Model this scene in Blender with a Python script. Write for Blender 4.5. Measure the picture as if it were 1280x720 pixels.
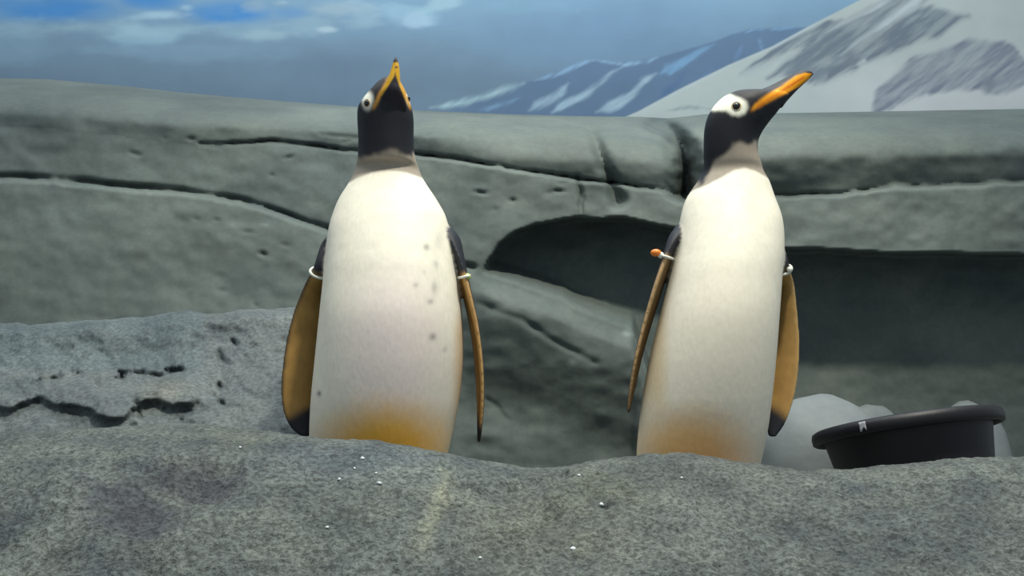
import bpy, bmesh, math, random
import numpy as np
from mathutils import Vector, Matrix
from mathutils.bvhtree import BVHTree
from mathutils.kdtree import KDTree

for o in list(bpy.data.objects):
    bpy.data.objects.remove(o)
scene = bpy.context.scene
COL = scene.collection

# ------------------------------------------------------------------ camera
F = 1200.0                    # focal length in pixels of the 1280x720 frame
PITCH = math.radians(9.0)     # looking slightly up
ZC = 0.13                     # eye height above the ground the penguins stand on
cam_data = bpy.data.cameras.new('camera')
cam_data.sensor_width = 36.0
cam_data.lens = F / 1280.0 * 36.0
cam_data.clip_start = 0.02
cam = bpy.data.objects.new('camera', cam_data)
cam.location = (0, 0, ZC)
cam.rotation_euler = (math.pi / 2 + PITCH, 0, 0)
COL.objects.link(cam)
scene.camera = cam

# ------------------------------------------------------------------ world and lights
world = bpy.data.worlds.new('world')
scene.world = world
world.use_nodes = True
bg = world.node_tree.nodes['Background']
bg.inputs['Color'].default_value = (0.80, 0.92, 1.0, 1)
bg.inputs['Strength'].default_value = 0.41


def add_spot(name, loc, target, power, color, radius, angle, blend=0.6):
    d = bpy.data.lights.new(name, 'SPOT')
    d.energy = power
    d.color = color
    d.shadow_soft_size = radius
    d.spot_size = math.radians(angle)
    d.spot_blend = blend
    o = bpy.data.objects.new(name, d)
    o.location = loc
    o.rotation_euler = (Vector(target) - Vector(loc)).to_track_quat('-Z', 'Y').to_euler()
    COL.objects.link(o)
    return o


def add_area(name, loc, target, power, color, sx, sy):
    d = bpy.data.lights.new(name, 'AREA')
    d.shape = 'RECTANGLE'
    d.size, d.size_y = sx, sy
    d.energy = power
    d.color = color
    o = bpy.data.objects.new(name, d)
    o.location = loc
    o.rotation_euler = (Vector(target) - Vector(loc)).to_track_quat('-Z', 'Y').to_euler()
    COL.objects.link(o)
    return o


add_spot('ceiling_spotlight_offscreen', (0.70, 0.50, 3.1), (0.1, 1.75, 0.45), 330, (1.0, 0.95, 0.80), 0.12, 64, 0.8)
add_area('ceiling_skylight_offscreen', (0, 1.95, 3.4), (0, 1.951, 0), 110, (0.95, 1.0, 1.0), 4.0, 3.0)

scene.view_settings.view_transform = 'Standard'
scene.view_settings.look = 'None'
scene.view_settings.gamma = 1.0
scene.view_settings.use_curve_mapping = False
scene.view_settings.exposure = 0.15

# ------------------------------------------------------------------ helpers
CP, SP = math.cos(PITCH), math.sin(PITCH)


def ray(px, py):
    """direction of a pixel, scaled so that y = 1 (works on arrays)"""
    u = (np.asarray(px, float) - 640.0) / F
    v = (360.0 - np.asarray(py, float)) / F
    y = CP - v * SP
    z = SP + v * CP
    return u / y, z / y


def P(px, py, d):
    a, b = ray(px, py)
    return Vector((float(a) * d, d, ZC + float(b) * d))


def proj(x, y, z):
    zz = z - ZC
    depth = y * CP + zz * SP
    up = -y * SP + zz * CP
    return 640.0 + F * x / depth, 360.0 - F * up / depth


def lin(c):
    c = np.asarray(c, float) / 255.0
    return np.where(c <= 0.04045, c / 12.92, ((c + 0.055) / 1.055) ** 2.4)


def S(t):
    t = np.clip(t, 0, 1)
    return t * t * (3 - 2 * t)


rng = np.random.RandomState(7)
TAB = rng.rand(512)
PERM = np.concatenate([rng.permutation(512)] * 3)


def vnoise(x, y, z=0.0):
    x, y, z = np.broadcast_arrays(np.asarray(x, float), np.asarray(y, float), np.asarray(z, float))
    xi, yi, zi = np.floor(x).astype(int), np.floor(y).astype(int), np.floor(z).astype(int)
    fx, fy, fz = S(x - xi), S(y - yi), S(z - zi)

    def h(i, j, k):
        return TAB[PERM[PERM[PERM[i & 511] + (j & 511)] + (k & 511)]]
    r = 0
    for dx in (0, 1):
        for dy in (0, 1):
            for dz in (0, 1):
                w = (fx if dx else 1 - fx) * (fy if dy else 1 - fy) * (fz if dz else 1 - fz)
                r = r + w * h(xi + dx, yi + dy, zi + dz)
    return r * 2 - 1


def fbm(x, y, z=0.0, oct=4, gain=0.5):
    r, a, f = 0, 1.0, 1.0
    for i in range(oct):
        r = r + a * vnoise(np.asarray(x) * f + i * 17.3, np.asarray(y) * f + i * 5.1, np.asarray(z) * f)
        a *= gain
        f *= 2.03
    return r


def pdist(px, py, pts):
    """distance from pixels to a polyline, and the parameter 0..1 along it"""
    best = np.full(np.shape(px), 1e9)
    par = np.zeros(np.shape(px))
    n = len(pts) - 1
    for i in range(n):
        ax, ay = pts[i][:2]
        bx, by = pts[i + 1][:2]
        vx, vy = bx - ax, by - ay
        t = np.clip(((px - ax) * vx + (py - ay) * vy) / (vx * vx + vy * vy + 1e-9), 0, 1)
        d = np.hypot(px - ax - t * vx, py - ay - t * vy)
        m = d < best
        best = np.where(m, d, best)
        par = np.where(m, (i + t) / n, par)
    return best, par


def inpoly(px, py, pts):
    r = np.zeros(np.shape(px), bool)
    n = len(pts)
    for i in range(n):
        x1, y1 = pts[i]
        x2, y2 = pts[(i + 1) % n]
        c = ((y1 > py) != (y2 > py)) & (px < (x2 - x1) * (py - y1) / (y2 - y1 + 1e-12) + x1)
        r ^= c
    return r


def polymask(px, py, pts, soft):
    """1 inside a polygon, 0 outside, soft edge"""
    d, _ = pdist(px, py, list(pts) + [pts[0]])
    sd = np.where(inpoly(px, py, pts), d, -d)
    return S(sd / (2 * soft) + 0.5)


def line(pts):
    xs = [p[0] for p in pts]
    ys = [p[1] for p in pts]
    return lambda px: np.interp(px, xs, ys)


def mesh_obj(name, verts, faces, material, parent=None, colors=None, smooth=True):
    me = bpy.data.meshes.new(name)
    me.from_pydata([tuple(v) for v in verts], [], [tuple(f) for f in faces])
    if smooth:
        me.polygons.foreach_set('use_smooth', [True] * len(me.polygons))
    if colors is not None:
        at = me.color_attributes.new('Col', 'FLOAT_COLOR', 'POINT')
        c = np.ones((len(verts), 4), np.float32)
        c[:, :3] = colors
        at.data.foreach_set('color', c.ravel())
    me.update()
    o = bpy.data.objects.new(name, me)
    COL.objects.link(o)
    if material:
        me.materials.append(material)
    if parent is not None:
        o.parent = parent
    return o


def tag(o, label=None, cat=None, group=None, kind=None):
    if label: o['label'] = label
    if cat: o['category'] = cat
    if group: o['group'] = group
    if kind: o['kind'] = kind
    return o


def grid_faces(nr, nc, wrap=False):
    f = []
    for j in range(nr - 1):
        for i in range(nc - (0 if wrap else 1)):
            k = (i + 1) % nc
            f.append((j * nc + i, (j + 1) * nc + i, (j + 1) * nc + k, j * nc + k))
    return f


# ------------------------------------------------------------------ materials
def new_mat(name):
    m = bpy.data.materials.new(name)
    m.use_nodes = True
    nt = m.node_tree
    return m, nt, nt.nodes['Principled BSDF']


def plain(name, srgb, rough=0.5, spec=0.5, bump=0.0, scale=80.0, vary=0.12, metallic=0.0):
    m, nt, b = new_mat(name)
    tc = nt.nodes.new('ShaderNodeTexCoord')
    no = nt.nodes.new('ShaderNodeTexNoise')
    no.inputs['Scale'].default_value = scale
    no.inputs['Detail'].default_value = 4
    nt.links.new(tc.outputs['Object'], no.inputs['Vector'])
    ra = nt.nodes.new('ShaderNodeValToRGB')
    c = lin(srgb)
    ra.color_ramp.elements[0].position = 0.3
    ra.color_ramp.elements[1].position = 0.7
    ra.color_ramp.elements[0].color = (*(c * (1 - vary)), 1)
    ra.color_ramp.elements[1].color = (*np.minimum(c * (1 + vary), 1), 1)
    nt.links.new(no.outputs['Fac'], ra.inputs['Fac'])
    nt.links.new(ra.outputs['Color'], b.inputs['Base Color'])
    b.inputs['Roughness'].default_value = rough
    b.inputs['Specular IOR Level'].default_value = spec
    b.inputs['Metallic'].default_value = metallic
    if bump:
        bp = nt.nodes.new('ShaderNodeBump')
        bp.inputs['Strength'].default_value = bump
        bp.inputs['Distance'].default_value = 0.004
        nt.links.new(no.outputs['Fac'], bp.inputs['Height'])
        nt.links.new(bp.outputs['Normal'], b.inputs['Normal'])
    return m


def rock_mat(name, dark, light, speckle=0.3, scale=5.0, rough=0.8, bump=0.5, fine=90.0, grain=0.17):
    """mottled rock: large cloudy tone, fine speckle, vertex tint for stains"""
    m, nt, b = new_mat(name)
    N, L = nt.nodes.new, nt.links.new
    tc = N('ShaderNodeTexCoord')
    n1 = N('ShaderNodeTexNoise')
    n1.inputs['Scale'].default_value = scale
    n1.inputs['Detail'].default_value = 6
    n1.inputs['Roughness'].default_value = 0.62
    L(tc.outputs['Object'], n1.inputs['Vector'])
    r1 = N('ShaderNodeValToRGB')
    r1.color_ramp.elements[0].position = 0.33
    r1.color_ramp.elements[1].position = 0.68
    r1.color_ramp.elements[0].color = (*lin(dark), 1)
    r1.color_ramp.elements[1].color = (*lin(light), 1)
    L(n1.outputs['Fac'], r1.inputs['Fac'])
    n2 = N('ShaderNodeTexNoise')
    n2.inputs['Scale'].default_value = fine
    n2.inputs['Detail'].default_value = 5
    n2.inputs['Roughness'].default_value = 0.7
    L(tc.outputs['Object'], n2.inputs['Vector'])
    r2 = N('ShaderNodeValToRGB')
    r2.color_ramp.elements[0].position = 0.5 - grain
    r2.color_ramp.elements[1].position = 0.5 + grain
    lo, hi = 1 - speckle, 1 + speckle * 0.5
    r2.color_ramp.elements[0].color = (lo, lo, lo, 1)
    r2.color_ramp.elements[1].color = (hi, hi, hi, 1)
    L(n2.outputs['Fac'], r2.inputs['Fac'])
    mx = N('ShaderNodeMix')
    mx.data_type = 'RGBA'
    mx.blend_type = 'MULTIPLY'
    mx.inputs[0].default_value = 1.0
    L(r1.outputs['Color'], mx.inputs[6])
    L(r2.outputs['Color'], mx.inputs[7])
    at = N('ShaderNodeAttribute')
    at.attribute_name = 'Col'
    mx2 = N('ShaderNodeMix')
    mx2.data_type = 'RGBA'
    mx2.blend_type = 'MULTIPLY'
    mx2.inputs[0].default_value = 1.0
    L(mx.outputs[2], mx2.inputs[6])
    L(at.outputs['Color'], mx2.inputs[7])
    L(mx2.outputs[2], b.inputs['Base Color'])
    b.inputs['Roughness'].default_value = rough
    b.inputs['Specular IOR Level'].default_value = 0.3
    bp = N('ShaderNodeBump')
    bp.inputs['Strength'].default_value = bump
    bp.inputs['Distance'].default_value = 0.006
    L(n2.outputs['Fac'], bp.inputs['Height'])
    bp2 = N('ShaderNodeBump')
    bp2.inputs['Strength'].default_value = bump * 0.8
    bp2.inputs['Distance'].default_value = 0.03
    L(n1.outputs['Fac'], bp2.inputs['Height'])
    L(bp.outputs['Normal'], bp2.inputs['Normal'])
    L(bp2.outputs['Normal'], b.inputs['Normal'])
    return m


def vcol_mat(name, rough=0.6, spec=0.3, noise=0.1, scale=120.0, bump=0.2, sheen=0.0, stretch=(1, 1, 1)):
    m, nt, b = new_mat(name)
    N, L = nt.nodes.new, nt.links.new
    at = N('ShaderNodeAttribute')
    at.attribute_name = 'Col'
    tc = N('ShaderNodeTexCoord')
    mp = N('ShaderNodeMapping')
    mp.inputs['Scale'].default_value = stretch
    L(tc.outputs['Object'], mp.inputs['Vector'])
    no = N('ShaderNodeTexNoise')
    no.inputs['Scale'].default_value = scale
    no.inputs['Detail'].default_value = 5
    L(mp.outputs['Vector'], no.inputs['Vector'])
    ra = N('ShaderNodeValToRGB')
    ra.color_ramp.elements[0].position = 0.3
    ra.color_ramp.elements[1].position = 0.7
    ra.color_ramp.elements[0].color = (1 - noise, 1 - noise, 1 - noise, 1)
    ra.color_ramp.elements[1].color = (1 + noise * .4, 1 + noise * .4, 1 + noise * .4, 1)
    L(no.outputs['Fac'], ra.inputs['Fac'])
    mx = N('ShaderNodeMix')
    mx.data_type = 'RGBA'
    mx.blend_type = 'MULTIPLY'
    mx.inputs[0].default_value = 1.0
    L(at.outputs['Color'], mx.inputs[6])
    L(ra.outputs['Color'], mx.inputs[7])
    L(mx.outputs[2], b.inputs['Base Color'])
    b.inputs['Roughness'].default_value = rough
    b.inputs['Specular IOR Level'].default_value = spec
    b.inputs['Sheen Weight'].default_value = sheen
    if bump:
        bp = N('ShaderNodeBump')
        bp.inputs['Strength'].default_value = bump
        bp.inputs['Distance'].default_value = 0.003
        L(no.outputs['Fac'], bp.inputs['Height'])
        L(bp.outputs['Normal'], b.inputs['Normal'])
    return m


M_WALL = rock_mat('wall_rock', (80, 90, 89), (98, 107, 102), 0.12, 4.0, 0.75, 0.10, 60)
M_BOULDER = rock_mat('boulder_rock', (78, 87, 90), (104, 111, 110), 0.38, 9.0, 0.7, 0.35, 130, 0.12)
M_LEDGE = rock_mat('ledge_rock', (74, 81, 84), (112, 118, 112), 0.55, 10.0, 0.6, 0.9, 150, 0.10)
M_PALE = rock_mat('pale_rock', (108, 116, 119), (126, 133, 134), 0.06, 5.0, 0.6, 0.08, 60)
M_FLOOR = rock_mat('ground_rock', (86, 92, 92), (110, 114, 110), 0.3, 7.0, 0.8, 0.5, 90)
M_MURAL = vcol_mat('mural_paint', 0.85, 0.1, 0.04, 9.0, 0.0)
M_FEATHER = vcol_mat('feathers', 0.55, 0.25, 0.06, 150.0, 0.14, 0.0, (1, 1, 0.5))
M_BEAK = vcol_mat('beak_horn', 0.5, 0.25, 0.08, 200.0, 0.1)
M_EYE = plain('eye_dark', (14, 10, 9), 0.08, 0.6)
M_EYE_RIM = plain('eye_rim', (206, 184, 150), 0.5, 0.3)
M_WHITE_BAND = plain('white_plastic', (215, 218, 208), 0.35, 0.5)
M_ORANGE = plain('orange_plastic', (232, 128, 40), 0.35, 0.5)
M_LIME = plain('lime_plastic', (176, 196, 110), 0.35, 0.5)
M_TUB = plain('black_rubber', (20, 20, 26), 0.5, 0.4, 0.1, 60)
M_CHIP = plain('ice_chip_white', (225, 232, 235), 0.2, 0.6)
M_SPOT = plain('white_spot_surface', (170, 172, 180), 0.6, 0.3)  # small whitish spot on the tub rim

# ------------------------------------------------------------------ mural wall (painted sky and mountains)
MUR_Y = 3.9
MURAL_GAIN = 1.0


def mural_color(px, py):
    n = fbm(px / 90, py / 34, 3.3, 5)
    n2 = fbm(px / 40 + 9, py / 16, 8.1, 4)
    base = np.zeros(px.shape + (3,))
    t = np.clip(py / 140, -.6, 1)
    top, bot = lin((138, 172, 198)), lin((116, 138, 158))
    w = S((t + .2) / 1.0)[..., None]
    base[:] = top * (1 - w) + bot * w

    def mix(mask, srgb):
        nonlocal base
        mask = np.clip(mask, 0, 1)[..., None]
        base = base * (1 - mask) + lin(srgb) * mask
    # lighter, bluer middle of the sky
    mix(0.6 * S(1 - np.hypot((px - 760) / 260, (py - 40) / 90)), (124, 156, 188))
    # blue openings upper left
    blue = np.maximum.reduce([
        S(1.25 - np.hypot((px - 285) / 62, (py - 16) / 20)),
        S(1.2 - np.hypot((px - 190) / 60, (py - 2) / 14)),
        S(1.2 - np.hypot((px - 60) / 120, (py - 10) / 22)),
        0.5 * S(1.2 - np.hypot((px - 362) / 30, (py - 16) / 10))])
    mix(blue * (0.92 + 0.3 * n2), (86, 146, 205))
    # clouds
    for cx, cy, rx, ry, a, c in [(196, 19, 42, 7, .9, (165, 196, 214)), (232, 9, 10, 5, .6, (170, 200, 220)),
                                 (180, 47, 60, 7, .6, (160, 194, 210)), (215, 38, 60, 9, .75, (158, 188, 204)),
                                 (300, 40, 70, 14, .6, (150, 180, 198)), (330, 44, 40, 7, .5, (166, 192, 202)),
                                 (390, 30, 30, 12, .6, (150, 178, 194)), (410, 37, 14, 4, .7, (184, 206, 216)),
                                 (420, 12, 50, 8, .6, (168, 190, 200)), (355, 3, 16, 6, .7, (176, 200, 212)),
                                 (318, 6, 20, 9, .5, (160, 180, 190)), (455, 22, 26, 14, .55, (164, 190, 206)),
                                 (510, 16, 40, 14, .7, (158, 192, 212)), (550, 5, 26, 9, .6, (172, 204, 214)),
                                 (520, 26, 16, 8, .5, (176, 204, 224)), (660, 8, 60, 12, .35, (142, 178, 200)),
                                 (90, 36, 90, 12, .6, (160, 190, 206)), (250, 66, 110, 16, .35, (140, 172, 194)),
                                 (20, 60, 120, 18, .35, (140, 172, 194))]:
        mix(a * S(1.3 - np.hypot((px - cx) / rx, (py - cy) / ry) + 0.5 * n2 + .25 * n), c)
    # darker haze low in the sky
    mix(0.4 * S((py - 82) / 70) * S((560 - px) / 200) * (0.9 + .4 * n), (108, 126, 142))
    mix(0.35 * S(1.1 - np.hypot((px - 420) / 90, (py - 90) / 40)), (104, 124, 148))
    # far range
    far = [(535, 136), (560, 130), (600, 118), (640, 106), (673, 100), (700, 90), (723, 82), (745, 76), (777, 80), (823, 72),
           (858, 62), (895, 51), (915, 43), (935, 37), (965, 35), (1010, 34), (1010, 220), (535, 220)]
    mix(0.72 * polymask(px, py, far, 1.8) * S((px - 545) / 80 + .3), (98, 122, 152))

    def stroke(pts, w0, w1, srgb, a=1.0, soft=1.8, jag=1.0):
        d, tt = pdist(px, py, pts)
        w = w0 + (w1 - w0) * tt + jag * nb_ * 1.6
        w = w * (0.15 + 0.85 * np.minimum(S(tt / .22), S((1 - tt) / .16)))
        soft = soft * 1.5
        mix(a * S((w - d) / (2 * soft) + 0.42) * (0.85 + .35 * nb_), srgb)
    snow = (160, 186, 204)
    # brush direction runs down to the left
    nb_ = fbm((px * .80 - py * .60) / 30, (px * .60 + py * .80) / 5.5, 3.9, 4)
    nb_ = np.clip(nb_, -1, 1)
    stroke([(538, 135), (575, 129), (612, 118), (655, 104)], 3, 4.5, (166, 194, 204), .9, 3.0)
    stroke([(668, 101), (700, 91), (722, 81), (742, 76)], 2, 2, (140, 172, 204), .85, 1.8)
    stroke([(740, 75), (760, 78), (780, 81), (802, 78), (822, 72)], 1.5, 1.5, (150, 184, 212), .9)
    stroke([(782, 81), (765, 91), (752, 104), (738, 114), (720, 124), (704, 132), (690, 141)], 1.5, 5, snow, .9, 2.2)
    stroke([(710, 104), (700, 116), (684, 126), (662, 138)], 3, 6, snow, .85, 2.5)
    stroke([(650, 122), (628, 131), (600, 138)], 1.5, 3, (130, 164, 194), .8, 2)
    stroke([(820, 92), (803, 102), (790, 118), (772, 130), (745, 140)], 3, 7, (164, 188, 204), .85, 2.6)
    stroke([(893, 55), (872, 68), (848, 80), (826, 92)], 2.5, 8, (128, 168, 204), .8, 2.6)
    stroke([(918, 42), (940, 38), (972, 36), (1004, 34)], 1.2, 1.2, (132, 168, 204), .7, 1.2)
    stroke([(949, 48), (951, 58), (955, 66)], 2.5, 3.5, (128, 160, 196), .8, 2)
    stroke([(928, 50), (924, 66), (918, 80)], 1.5, 4, (116, 146, 184), .6, 2)
    stroke([(896, 74), (886, 92), (872, 104)], 1, 4, (108, 140, 178), .6, 2)
    stroke([(858, 88), (846, 104), (826, 122)], 4, 5, (88, 116, 154), .6, 3)
    # near mountain
    ridge = [(780, 147), (800, 138), (848, 112), (911, 81), (965, 58), (1007, 35), (1040, 18), (1073, 1), (1110, -14), (1160, -32),
             (1240, -50), (1330, -40), (1500, -10), (1500, 260), (780, 260)]
    near = polymask(px, py, ridge, 1.2)
    nb = base.copy()
    base[:] = lin((184, 194, 193))
    grey = (118, 130, 142)
    mix(.8 * S((px - 980) / 140) * S((py - 60) / 60), (206, 210, 212))
    stroke([(925, 92), (950, 78), (985, 60), (1020, 42), (1052, 24)], 4, 11, grey, .9, 2.6)
    stroke([(960, 98), (1000, 78), (1035, 52), (1075, 30), (1120, 8), (1180, -14)], 15, 13, grey, .9, 3.5)
    stroke([(985, 92), (1020, 80), (1060, 62), (1100, 48), (1150, 30), (1210, 20)], 24, 20, grey, .9, 4)
    stroke([(1000, 100), (1040, 90), (1080, 72)], 14, 8, grey, .9, 4)
    stroke([(920, 98), (960, 80), (1001, 65)], 5, 4, (174, 184, 188), .95, 2.2)
    stroke([(1022, 48), (1040, 36), (1058, 27), (1090, 12), (1120, -4)], 1, 4, (182, 192, 196), .9, 2)
    stroke([(1050, 70), (1075, 50), (1105, 30), (1124, 16), (1160, -6)], 1, 9, (188, 198, 202), .95, 2.2)
    stroke([(1070, 82), (1082, 73)], 2, 3, (186, 194, 198), .8, 2)
    stroke([(1020, 108), (1034, 92)], 4, 2, (170, 178, 186), .6, 2.5)
    stroke([(1085, 150), (1110, 120), (1150, 95), (1220, 80), (1300, 96)], 9, 40, (130, 138, 152), .9, 3)
    stroke([(835, 138), (862, 134), (890, 136)], 1.5, 2.5, (132, 148, 154), .7, 2)
    stroke([(800, 140), (848, 114.5), (911, 83), (965, 60), (1007, 37), (1040, 20)], 1.2, 1.6, (188, 204, 212), .6, 1.4, .2)
    k = near[..., None]
    base = nb * (1 - k) + base * k
    return base * (1 + 0.05 * n[..., None])


def build_mural():
    xs = np.linspace(-2.9, 2.9, 900)
    zs = np.linspace(0.0, 3.0, 12)
    # fine rows only where the painting shows above the rock
    zs = np.concatenate([np.linspace(0.0, 1.30, 4), np.linspace(1.32, 2.12, 190), np.linspace(2.2, 3.2, 10)])
    X, Z = np.meshgrid(xs, zs)
    # gently curved backdrop
    Y = MUR_Y - 0.0 * X
    px, py = proj(X, Y, Z)
    c = mural_color(px, np.maximum(py, -80)) * MURAL_GAIN
    v = np.stack([X, Y, Z], -1).reshape(-1, 3)
    o = mesh_obj('wall_back', v, grid_faces(len(zs), len(xs)), M_MURAL, None, np.clip(c, 0, 1).reshape(-1, 3))
    tag(o, 'painted mural of cloudy blue sky and snowy mountains above the rock wall', 'wall', kind='structure')


build_mural()

# ------------------------------------------------------------------ rock wall
TOP = line([(-220, 92), (60, 99), (160, 108), (220, 115), (300, 122), (400, 130), (520, 138), (640, 143), (720, 145), (800, 146),
            (835, 148), (880, 143), (1000, 141), (1120, 139), (1500, 132)])
CRA = line([(-220, 150), (60, 160), (160, 172), (265, 180), (350, 176), (400, 183), (450, 190), (520, 193), (560, 198), (640, 211),
            (740, 226), (840, 240), (870, 246), (980, 246), (1050, 242), (1120, 234), (1300, 226), (1500, 220)])
CRB = line([(-220, 214), (60, 226), (160, 236), (230, 242), (300, 252), (350, 268), (410, 290), (500, 318), (600, 338), (680, 365),
            (790, 410), (812, 470), (826, 640), (1500, 640)])
ARCH = line([(-220, 345), (600, 345), (604, 338), (611, 326), (625, 305), (645, 290), (670, 280), (720, 272), (780, 272), (850, 288),
             (980, 310), (1120, 316), (1500, 322)])
GAP = [(822, 150), (840, 166), (855, 186), (861, 215), (857, 240), (853, 256)]
GAPX = lambda py: np.interp(py, [100, 150, 166, 186, 215, 245, 290, 700], [822, 822, 840, 855, 861, 855, 848, 848])
V1 = [(722, 222), (727, 250), (727, 272)]
V2 = [(738, 160), (752, 195), (768, 240), (778, 264)]


def wall_depth(px, py):
    n = fbm(px / 70, py / 50, 1.7, 3)
    n2 = fbm(px / 16, py / 13, 4.2, 3)
    A = CRA(px) + 3 * fbm(px / 25, 0.5, 2.2, 3)
    B = CRB(px) + 2.5 * fbm(px / 22, 7.5, 2.2, 3)
    Tp = TOP(px)
    rt = S((px - 500) / 130)                     # right of the front-facing penguin the foot of the wall is undercut
    d = 2.52 - (0.26 - 0.14 * rt) * (py - 140) / 440
    d = d - 0.10 * rt * S((py - Tp) / 60)
    # rounded cap course
    t = (py - Tp) / np.maximum(A - Tp, 1)
    cap = S((A - py) / 6 + .5)
    k = np.clip(1 - (py - Tp) / (34 + 14 * S((500 - px) / 400)), 0, 1)
    d = d + 0.34 * (1 - np.sqrt(np.clip(1 - k ** 2, 0, 1))) + 0.10 * k ** 2
    d = d - cap * (0.006 + 0.024 * S((px - 300) / 250)) * np.clip(1 - (2 * t - 1.1) ** 2, 0, 1)
    # right cap: undercut toward its lower lip
    d = d + S((px - 870) / 40) * cap * 0.03 * S((t - .35) / .65)
    # middle course a little proud of the cap, lit lip
    d = d - 0.035 * S((py - A) / 5 + .3) * S((px - 380) / 120)
    # lower slab proud below crack B
    slab = S((py - B) / 7 + .4) * S((760 - px) / 80)
    d = d - 0.055 * slab * S((560 - px) / 100)
    # joints
    for pts, w, dep in [([(x, float(CRA(x))) for x in range(250, 860, 30)], 2.0, 0.022),
                        ([(x, float(CRA(x))) for x in range(965, 1500, 30)], 2.2, 0.02),
                        ([(x, float(CRB(x)) - 3) for x in range(-220, 620, 28)], 3.6, 0.04),
                        (GAP, 13.0, 0.34), (V1, 2.6, 0.02), (V2, 8.0, 0.051),
                        ([(600, 380), (650, 398), (700, 430), (745, 452)], 4, 0.008),
                        ([(610, 500), (635, 525)], 3.0, 0.006),
                        ([(535, 168), (560, 160), (590, 172)], 1.8, 0.015),
                        ([(430, 178), (450, 172), (400, 168)], 1.6, 0.012)]:
        dd, par = pdist(px + 2.0 * n2, py + 2.0 * n, pts)
        d = d + dep * (S((1 - par) / .15) if dep > .05 else 1.0) * np.exp(-(dd / w) ** 2) * (1.0 if dep > .05 else np.clip(.62 + .6 * fbm(px / 37, py / 37, dep * 90, 3), .12, 1.1))
    # hollow under the arch, open to the right
    ca = ARCH(px) + 2 * n
    inside = S((py - ca) / 5 + .3) * S((B - py) / 26 + .15)
    inside = inside * S((px - 600) / 14)
    back = 0.19 + 0.05 * S((px - 820) / 120)
    d = d + inside * back
    # lower bulge below the sloping ledge
    d = d + 0.13 * rt * S((py - B - 10) / 170) * S((840 - px) / 60)
    bul = S((px - 560) / 60) * S((840 - px) / 60) * S((py - B - 4) / 26)
    d = d - 0.07 * bul * np.sqrt(np.clip((py - B) / 120, 0, 1))
    # pits
    for x, y in [(247, 275), (310, 290), (272, 276), (273, 361), (358, 307), (340, 219), (360, 196), (270, 183), (170, 192), (210, 174),
                 (238, 173), (330, 318), (320, 382), (700, 240), (690, 242), (705, 230), (640, 250), (600, 240), (620, 262)]:
        d = d + 0.008 * (1 + math.sin(x * 1.7) * .6) * np.exp(-(((px - x + 5 * n2) / (5.5 + 2 * math.sin(y))) ** 2 + ((py - y + 2.5 * n2) / 2.2) ** 2))
    d = d + 0.010 * n + 0.0012 * n2
    return d, A, B, ca


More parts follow.
